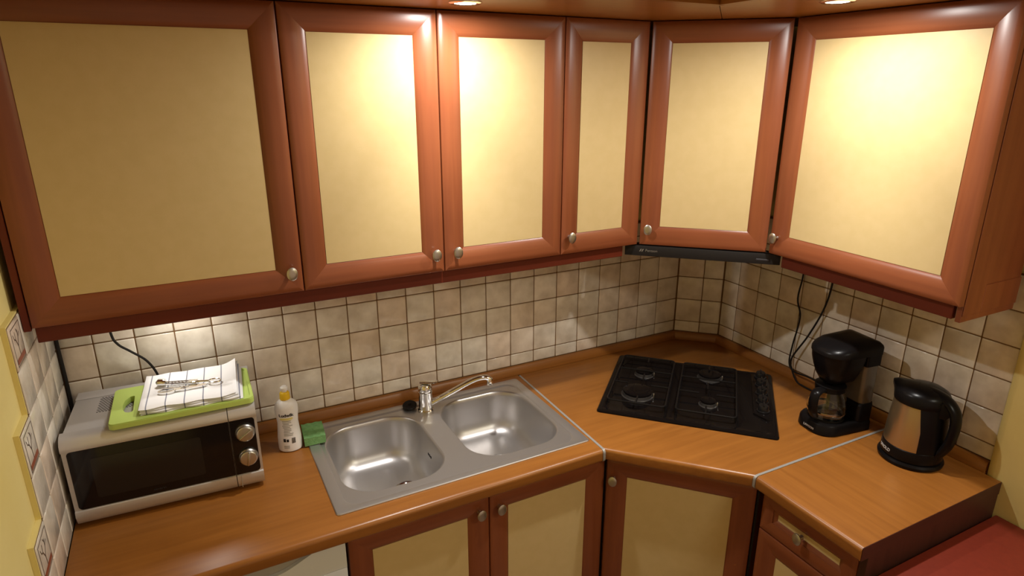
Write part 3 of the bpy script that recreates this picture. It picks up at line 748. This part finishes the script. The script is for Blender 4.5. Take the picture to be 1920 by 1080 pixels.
me = map_mesh(text_mesh('severin', 0.010, INKDD, 'printed_name'), lambda c: Vector((c.x + 0.190, -0.0030 - c.z * .3, c.y + 0.066)))
obj('printed_name', me, None, dr)
for cz, ang in ((0.178, 35), (0.104, 80)):
    bm = NB(); lathe(bm, [(0.0245, 0.0), (0.0250, 0.004), (0.0240, 0.007), (0.0225, 0.0085), (0.0215, 0.014), (0.0190, 0.0160), (0.009, 0.0166)], 36)
    M = Matrix.Translation((0.4075, -0.0024, cz)) @ Matrix.Rotation(radians(90), 4, 'X')
    for v in bm.verts: v.co = M @ v.co
    k = obj('dial', bm, NICKEL, pn)
    bm = NB(); box(bm, -0.019, 0.019, -0.0028, 0.0028, 0.0155, 0.0215, 0.0018, 2)
    M2 = M @ Matrix.Rotation(radians(ang), 4, 'Z')
    for v in bm.verts: v.co = M2 @ v.co
    obj('grip', bm, NICKEL, k)
obj('button_groove', B(0.382, 0.3835, -0.0064, -0.0030, 0.016, 0.050), GREYR, pn)
bm = NB()
for i in range(12):
    for j in range(14):
        x = 0.064 + i * 0.0068 + (0.0034 if j % 2 else 0); y = 0.118 + j * 0.0066
        box(bm, x, x + 0.0042, y, y + 0.0042, 0.2534, 0.2539)
v_ = obj('vent_holes', bm, mat('vent_shadow', (0.10, 0.09, 0.085), 0.7), r, smooth=0); v_['kind'] = 'stuff'
for x, y in ((0.03, 0.05), (0.41, 0.05), (0.03, 0.23), (0.41, 0.23)):
    obj('foot', lathe(NB(), [(0.012, 0.0006), (0.013, 0.004), (0.013, 0.0128)], 16, x, y), RUB, r)
cp = to_local(r, spline([(0.046, -0.028, 1.4355), (0.049, -0.030, 1.318), (0.060, -0.030, 1.280), (0.087, -0.026, 1.2506), (0.120, -0.022, 1.214), (0.140, -0.018, 1.165), (0.146, -0.014, 1.10)], 6))
obj('power_cord', tube(NB(), cp, 0.0034, 8), BLKM, r)

# cutting board, towel, utensils
MT = WT + 0.2556
r = thing('cutting_board', 'lime green cutting board with a handle hole on the microwave', 'board', (0.205, -0.198, MT + .0006), radians(-1.2))
outer = rrect(-0.168, 0.166, -0.108, 0.104, 0.014, 5)
hole = [(-0.140, 0.030), (-0.124, 0.042), (-0.118, 0.042), (-0.116, -0.052), (-0.119, -0.056), (-0.131, -0.053), (-0.142, -0.018)]
hole = [(-0.1155 - .002, 0.040), (-0.120, 0.0435), (-0.128, 0.041), (-0.139, 0.020), (-0.1425, -0.008), (-0.1405, -0.034), (-0.134, -0.050), (-0.126, -0.0545), (-0.119, -0.052), (-0.1165, -0.046)]
bm = holed_slab(outer, [hole], 0.0, 0.0125)
es = [e for e in bm.edges if all(abs(v.co.z - 0.0125) < 1e-6 for v in e.verts) and len(e.link_faces) == 2 and any(abs(f.normal.z) < .1 for f in e.link_faces)]
obj('slab', bm, GRNB, r)
ol = rrect(-0.168, 0.166, -0.108, 0.104, 0.014, 5); il = rrect(-0.094, 0.158, -0.092, 0.094, 0.010, 5)
bm = holed_slab([(x * 0.992, y * .99) for x, y in ol], [il, hole], 0.0126, 0.0150); obj('raised_rim', bm, GRNB, r)
BT = MT + .0006 + .0128
r = thing('tea_towel', 'folded white tea towel with thin blue stripes on the green board', 'towel', (0.228, -0.190, BT + .0005), radians(-4.0))
def towel_layer(z0, th, x0, x1, y0, y1, amp, ph, fan=0.0):
    bm = NB(); nx, ny = 40, 22
    def P(u, v, top):
        x = x0 + (x1 - x0) * u; y = y0 + (y1 - y0) * v
        edge = min(1, min(u, 1 - u) / 0.05, min(v, 1 - v) / 0.06)
        edge = math.sqrt(max(0, 1 - (1 - edge) ** 2))
        wv = amp * (sin(22 * u + ph) * 0.5 + sin(9 * v + 6 * u + ph * 2) * 0.5)
        y += 0.0022 * sin(18 * u + ph) * (1 if v > .5 else 1.3) * (abs(v - .5) * 2)
        lift = fan * max(0, (u - 0.80) / 0.20) ** 2 * (0.35 + 0.65 * v)
        zz = z0 + (th * (0.45 + 0.55 * edge) + wv if top else th * 0.35 * (1 - edge)) + lift
        return (x, y, max(zz, 0.0))
    gt = [[bm.verts.new(P(i / nx, j / ny, True)) for i in range(nx + 1)] for j in range(ny + 1)]
    gb = [[bm.verts.new(P(i / nx, j / ny, False)) for i in range(nx + 1)] for j in range(ny + 1)]
    for j in range(ny):
        for i in range(nx):
            bm.faces.new((gt[j][i], gt[j][i + 1], gt[j + 1][i + 1], gt[j + 1][i])); bm.faces.new((gb[j][i], gb[j + 1][i], gb[j + 1][i + 1], gb[j][i + 1]))
    for i in range(nx):
        bm.faces.new((gb[0][i], gb[0][i + 1], gt[0][i + 1], gt[0][i])); bm.faces.new((gt[ny][i], gt[ny][i + 1], gb[ny][i + 1], gb[ny][i]))
    for j in range(ny):
        bm.faces.new((gt[j][0], gt[j + 1][0], gb[j + 1][0], gb[j][0])); bm.faces.new((gb[j][nx], gb[j + 1][nx], gt[j + 1][nx], gt[j][nx]))
    return bm
for k, (z0, th, x0, x1, y0, y1, amp, ph, fan) in enumerate([(0.0, 0.0062, -0.116, 0.123, -0.104, 0.106, .0003, .3, 0.003), (0.0056, 0.0056, -0.118, 0.119, -0.106, 0.108, .0004, 1.1, 0.007), (0.0106, 0.0056, -0.117, 0.115, -0.103, 0.108, .0004, 2.0, 0.011), (0.0156, 0.0060, -0.119, 0.110, -0.105, 0.107, .0008, 2.9, 0.014)]):
    obj('fold', towel_layer(z0, th, x0, x1, y0, y1, amp, ph, fan), TOWEL, r, smooth=60)
TT = BT + .0005 + .0230
r = thing('corkscrew', 'steel corkscrew with a ring end lying on the towel', 'utensil', (0.141, -0.166, TT + .0006), radians(-19.0))
r.scale = (0.90, 1.0, 1.0)
hz = 0.006
bm = NB(); box(bm, 0.030, 0.098, -0.0075, -0.0040, hz - .003, hz + .003, 0.001, 1); box(bm, 0.030, 0.098, 0.0040, 0.0075, hz - .003, hz + .003, 0.001, 1)
box(bm, 0.092, 0.118, -0.008, 0.008, hz - .004, hz + .004, 0.002, 2); obj('frame', bm, CHROME, r)
obj('barrel', tube(NB(), [(0.004, 0, hz + .002), (0.010, 0, hz + .003), (0.022, 0, hz + .003), (0.030, 0, hz + .002)], [0.006, 0.0105, 0.0105, 0.008], 20), CHROME, r)
bm = NB(); tube(bm, [(0.034 + 0.001 * i, 0.0028 * cos(i * .62), hz + 0.0028 * sin(i * .62)) for i in range(60)], 0.0011, 6); obj('screw', bm, CHROME, r)
obj('shank', tube(NB(), [(0.116, 0, hz), (0.135, 0, hz), (0.150, 0, hz)], [0.0035, 0.003, 0.003], 10), CHROME, r)
bm = NB(); tube(bm, [(0.167 + 0.0175 * cos(2 * pi * i / 28), 0.012 * sin(2 * pi * i / 28), hz) for i in range(29)], 0.0019, 8); obj('ring', bm, CHROME, r)
r = thing('bottle_opener', 'steel bottle opener with an oval head in front of the corkscrew', 'utensil', (0.150, -0.216, TT + .0004), radians(-3.0))
bm = NB(); oo = [(0.018 + 0.022 * cos(2 * pi * i / 28), 0.0145 * sin(2 * pi * i / 28)) for i in range(28)]; ii = [(0.018 + 0.0165 * cos(2 * pi * i / 28), 0.0095 * sin(2 * pi * i / 28)) for i in range(28)]
b2 = holed_slab(oo, [ii], 0.0, 0.0045); obj('head', b2, CHROME, r)
P = [(0.038, -0.007), (0.075, -0.0085), (0.105, -0.0065), (0.113, 0.0), (0.105, 0.0065), (0.075, 0.0085), (0.038, 0.007)]
H1 = [(0.050, -0.003), (0.070, -0.004), (0.070, 0.004), (0.050, 0.003)]
obj('handle', holed_slab(P, [H1], 0.0002, 0.0040), CHROME, r)
obj('tongue', B(0.004, 0.030, -0.0022, 0.0022, 0.0003, 0.003, 0.0005, 1), CHROME, r)

# black cable in the left corner
tag(obj('corner_cable', tube(NB(), spline([(XL + .006, -0.008, 1.4355), (XL + .006, -0.009, 1.30), (XL + .007, -0.008, 1.18), (XL + .006, -0.009, 1.05), (XL + .007, -0.028, 0.94)], 6), 0.0045, 8), BLKM), 'thick black cable running down the left tiled corner', 'cable')

# ------------------------------------------------------------------ coffee maker
cr_ = RW(0.697, 0.166, WT)
r = thing('coffee_maker', 'black filter coffee maker standing against the right tiled wall', 'coffee maker', cr_, RA + radians(-7))
r.scale = (0.92, 0.94, 1.0)
def dshape(hw, yb, yf, rad, n=10, rb=0.012):
    """plan: straight sides, rounded front (-y)"""
    P = []
    for cx, cy, a, rr in ((hw, yb, 0, rb), (-hw, yb, pi / 2, rb), (-hw, yf, pi, rad), (hw, yf, 1.5 * pi, rad)):
        sx = -1 if cx > 0 else 1; sy = -1 if cy == yb else 1
        for i in range(n + 1): t = a + pi / 2 * i / n; P.append((cx + sx * rr + rr * cos(t), cy + sy * rr + rr * sin(t)))
    return P
loops = [[(x, y, z) for x, y in dshape(hw, yb, yf, rd)] for hw, yb, yf, rd, z in ((0.074, 0.088, -0.112, 0.058, 0.0006), (0.077, 0.090, -0.116, 0.060, 0.004), (0.076, 0.090, -0.114, 0.060, 0.028), (0.072, 0.088, -0.109, 0.058, 0.035), (0.066, 0.084, -0.102, 0.054, 0.037))]
obj('base', loft(NB(), loops), BLK, r)
obj('warming_plate', lathe(NB(), [(0.056, 0.0372), (0.056, 0.0395), (0.052, 0.0402)], 36, 0, -0.038), BLKM, r)
loops = [[(x, y, z) for x, y in dshape(hw, 0.086, yf, 0.016, 6)] for hw, yf, z in ((0.071, 0.030, 0.0373), (0.070, 0.032, 0.10), (0.070, 0.028, 0.20), (0.071, 0.024, 0.262))]
obj('water_tank', loft(NB(), loops), TANK, r)
loops = [[(x, y, z) for x, y in dshape(0.074, 0.088, 0.024, 0.014, 6)] for z in (0.0374, 0.090)]
loops.append([(x, y + 0.0, 0.097) for x, y in dshape(0.072, 0.088, 0.030, 0.014, 6)])
obj('rear_shell', loft(NB(), loops), BLK, r)
loops = [[(x, y, z) for x, y in dshape(hw, yb, yf, rd)] for hw, yb, yf, rd, z in ((0.030, 0.020, -0.066, 0.029, 0.162), (0.040, 0.022, -0.078, 0.038, 0.168), (0.053, 0.022, -0.092, 0.049, 0.190), (0.064, 0.022, -0.102, 0.057, 0.218), (0.0715, 0.022, -0.108, 0.062, 0.243), (0.074, 0.022, -0.110, 0.064, 0.2625), (0.0745, 0.022, -0.110, 0.064, 0.2638))]
obj('filter_basket', loft(NB(), loops), BLK, r)
loops = [[(x, y, z) for x, y in dshape(0.0755, 0.100, yf, 0.05 if k else .05)] for k, (yf, z) in enumerate(((-0.040, 0.236), (-0.040, 0.2622)))]
bm = NB(); loft(bm, [[(x, y, z) for x, y in dshape(0.0755, 0.088, 0.0225, 0.006, 10)] for z in (0.228, 0.2640)]); obj('upper_shell', bm, BLK, r)
loops = [[(x, y, z - max(0, -y) * 0.15) for x, y in dshape(hw, yb, yf, rd)] for hw, yb, yf, rd, z in ((0.0765, 0.0895, -0.1115, 0.065, 0.287), (0.0740, 0.087, -0.107, 0.063, 0.294), (0.0660, 0.080, -0.094, 0.058, 0.302), (0.050, 0.064, -0.070, 0.045, 0.3075), (0.028, 0.042, -0.036, 0.026, 0.310))]
loops.insert(0, [(p[0], p[1], 0.2642) for p in loops[0]])
obj('lid', loft(NB(), loops), BLK, r)
me = map_mesh(text_mesh('LAWSON', 0.0105, INKW, 'printed_name'), lambda c: c.copy())
def wrap(c):
    # follow the rounded front of the base
    x = c.x + 0.005; z = c.y + 0.0150
    if abs(x) <= 0.016: return Vector((x, -0.1150 - c.z, z))
    sg = 1 if x > 0 else -1; a = radians(-90) + sg * (abs(x) - 0.016) / 0.0605
    return Vector((sg * 0.016 + (0.0608 + c.z) * cos(a), -0.0545 + (0.0608 + c.z) * sin(a), z))
map_mesh(me, wrap); obj('printed_name', me, None, r)
c1 = spline([RW(0.394, 0.030, 1.434), RW(0.394, 0.022, 1.312), RW(0.384, 0.02, 1.216), RW(0.405, 0.02, 1.150), RW(0.390, 0.02, 1.030), RW(0.392, 0.026, 0.965), RW(0.425, 0.035, 0.945), RW(0.507, 0.05, 0.957), RW(0.620, 0.085, 0.966)], 6)
obj('power_cord', tube(NB(), to_local(r, c1), 0.0032, 8), BLKM, r)
c3 = spline([RW(0.513, 0.030, 1.434), RW(0.513, 0.022, 1.314), RW(0.495, 0.02, 1.211), RW(0.449, 0.02, 1.093), RW(0.403, 0.030, 0.99), RW(0.412, 0.030, 0.945), RW(0.440, 0.034, 0.912), RW(0.475, 0.034, 0.9045), RW(0.54, 0.034, 0.9042)], 6)
tag(obj('power_cable', tube(NB(), c3, 0.0032, 8), BLKM), 'right one of two thin black cables hanging beside the coffee maker', 'cable')
# carafe
cc = Vector((0, -0.038)); w = Matrix.Rotation(RA + radians(-7), 3, 'Z') @ Vector((cc.x, cc.y, 0))
r = thing('glass_carafe', 'empty glass jug with a black handle standing in the coffee maker', 'jug', (cr_.x + w.x, cr_.y + w.y, WT + .0407), RA + radians(-7))
gp = [(0.044, 0.0), (0.052, 0.003), (0.0575, 0.013), (0.0590, 0.030), (0.0570, 0.052), (0.0515, 0.071), (0.0440, 0.088), (0.0400, 0.098)]
ins = [(q - .0022, z + (0.002 if i == 0 else 0)) for i, (q, z) in enumerate(gp)][::-1]
bm = NB(); lathe(bm, gp + ins, 48); obj('glass_body', bm, GLASS, r)
obj('collar', lathe(NB(), [(0.0412, 0.0945), (0.0445, 0.0935), (0.0455, 0.1050), (0.0420, 0.1060)], 40, cap0=False, cap1=False), BLK, r)
obj('jug_lid', lathe(NB(), [(0.0410, 0.1005), (0.0460, 0.1062), (0.0465, 0.1120), (0.0400, 0.1150), (0.018, 0.1155)], 40), BLK, r)
obj('band', lathe(NB(), [(0.0596, 0.0225), (0.0598, 0.0245), (0.0597, 0.0285), (0.0593, 0.0300)], 40, cap0=False, cap1=False), mat('band_steel', (0.30, 0.28, 0.26), 0.2, 1.0), r)
ha = radians(-76)
hp = spline([(0.044, 0, 0.101), (0.062, 0, 0.104), (0.080, 0, 0.097), (0.086, 0, 0.074), (0.082, 0, 0.040), (0.070, 0, 0.020)], 5)
bm = NB(); tube(bm, hp, 0.0115, 12, squash=(1.35, 0.75))
for v in bm.verts: v.co = Matrix.Rotation(ha, 4, 'Z') @ v.co
obj('handle', bm, BLK, r)

# ------------------------------------------------------------------ kettle on its base
kc = RW(0.932, 0.132, WT)
r = thing('kettle_base', 'round black power base under the steel kettle', 'kettle base', (kc.x, kc.y, WT + .0005), RA)
obj('disc', lathe(NB(), [(0.078, 0.0), (0.0855, 0.003), (0.0865, 0.010), (0.083, 0.0155), (0.072, 0.0175)], 48), BLK, r)
c2 = spline([RW(0.802, 0.028, 0.9050), RW(0.806, 0.038, 0.915), RW(0.815, 0.055, 0.935), RW(0.832, 0.085, 0.928), RW(0.853, 0.105, 0.9115)], 6)
obj('power_cord', tube(NB(), to_local(r, c2), 0.0032, 8), BLKM, r)
r = thing('electric_kettle', 'brushed steel kettle with black handle and lid, right of the coffee maker', 'kettle', (kc.x, kc.y, WT + .0185), RA)
obj('lower_band', lathe(NB(), [(0.079, 0.0), (0.0805, 0.003), (0.0800, 0.020), (0.0785, 0.034), (0.0765, 0.036)], 48), BLK, r)
obj('steel_body', lathe(NB(), [(0.0770, 0.0362), (0.0765, 0.060), (0.0745, 0.100), (0.0715, 0.140), (0.0688, 0.170)], 64), BSTEEL, r)
bm = NB(); rs = 0.0016
pr = [(0.0785, 0.0362), (0.0785, 0.060), (0.0765, 0.100), (0.0735, 0.140), (0.0706, 0.170)]
A0, A1 = radians(-52), radians(52)
lo = []
for rad, z in pr:
    k = 1.0 - 0.16 * max(0, (z - 0.10) / 0.07) * -1.0
    a0, a1 = A0 * k, A1 * k
    n = 32
    lo.append([((rad) * cos(a0 + (a1 - a0) * i / n), rad * sin(a0 + (a1 - a0) * i / n), z) for i in range(n + 1)] + [((rad - .003) * cos(a1 + (a0 - a1) * i / n), (rad - .003) * sin(a1 + (a0 - a1) * i / n), z) for i in range(n + 1)])
loft(bm, lo); obj('handle_spine', bm, BLK, r)
# collar with slanted top and spout
n = 48; lo = []
def col(rad, z, sl, sp):
    L = []
    for i in range(n):
        a = 2 * pi * i / n; x, y = rad * cos(a), rad * sin(a)
        f = max(0, -cos(a)) ** 12
        L.append((x - sp * f, y * (1 - 0.35 * f * (sp > 0)), z - sl * x / rad * 1.0 + 0.006 * f * (sp > 0)))
    return L
lo = [col(0.0706, 0.1702, 0, 0), col(0.0718, 0.175, 0.001, 0.004), col(0.0712, 0.187, 0.002, 0.018), col(0.0695, 0.196, 0.002, 0.020), col(0.064, 0.205, 0.0, 0.012), col(0.050, 0.2135, 0, 0), col(0.025, 0.219, 0, 0), col(0.006, 0.2205, 0, 0)]
obj('lid_collar', loft(NB(), lo), BLK, r)
hp = spline([(-0.015, 0, 0.2085), (0.035, 0, 0.207), (0.070, 0, 0.196), (0.093, 0, 0.172), (0.100, 0, 0.140), (0.099, 0, 0.105), (0.093, 0, 0.070), (0.080, 0, 0.040), (0.070, 0, 0.026)], 6)
obj('handle', tube(NB(), hp, 0.0125, 16, squash=(1.7, 0.95)), BLK, r)
obj('handle_web', loft(NB(), [[(x, y, z) for x, y in ((0.066, -0.026), (0.090 - dx, -0.016), (0.090 - dx, 0.016), (0.066, 0.026))] for z, dx in ((0.150, 0.008), (0.165, 0.0), (0.196, 0.014))]), BLK, r)
me = map_mesh(text_mesh('UNOLD', 0.0135, INKW, 'printed_name', 0.0003), lambda c: Vector(((0.0806 + c.z) * cos(radians(-118) + c.x / .08), (0.0806 + c.z) * sin(radians(-118) + c.x / .08), c.y + 0.016)))
obj('printed_name', me, None, r)

# ------------------------------------------------------------------ red table
tr = RW(1.135, 0.0255, 0)
r = thing('red_table', 'red topped table touching the end of the worktop', 'table', tr, RA)
obj('tabletop', B(0.0, 1.10, -0.62, 0.0, 0.769, 0.797, 0.003, 2), REDT, r)
for x, y in ((0.05, -0.57), (0.05, -0.05), (1.05, -0.57), (1.05, -0.05)): obj('leg', B(x - .025, x + .025, y - .025, y + .025, 0.0, 0.7688, 0.003, 1), DK['z'], r)
bm = NB()
for a in ((0.075, 1.025, -0.58, -0.56), (0.075, 1.025, -0.06, -0.04)): box(bm, a[0], a[1], a[2], a[3], 0.69, 0.7688)
obj('apron', bm, DK['x'], r)
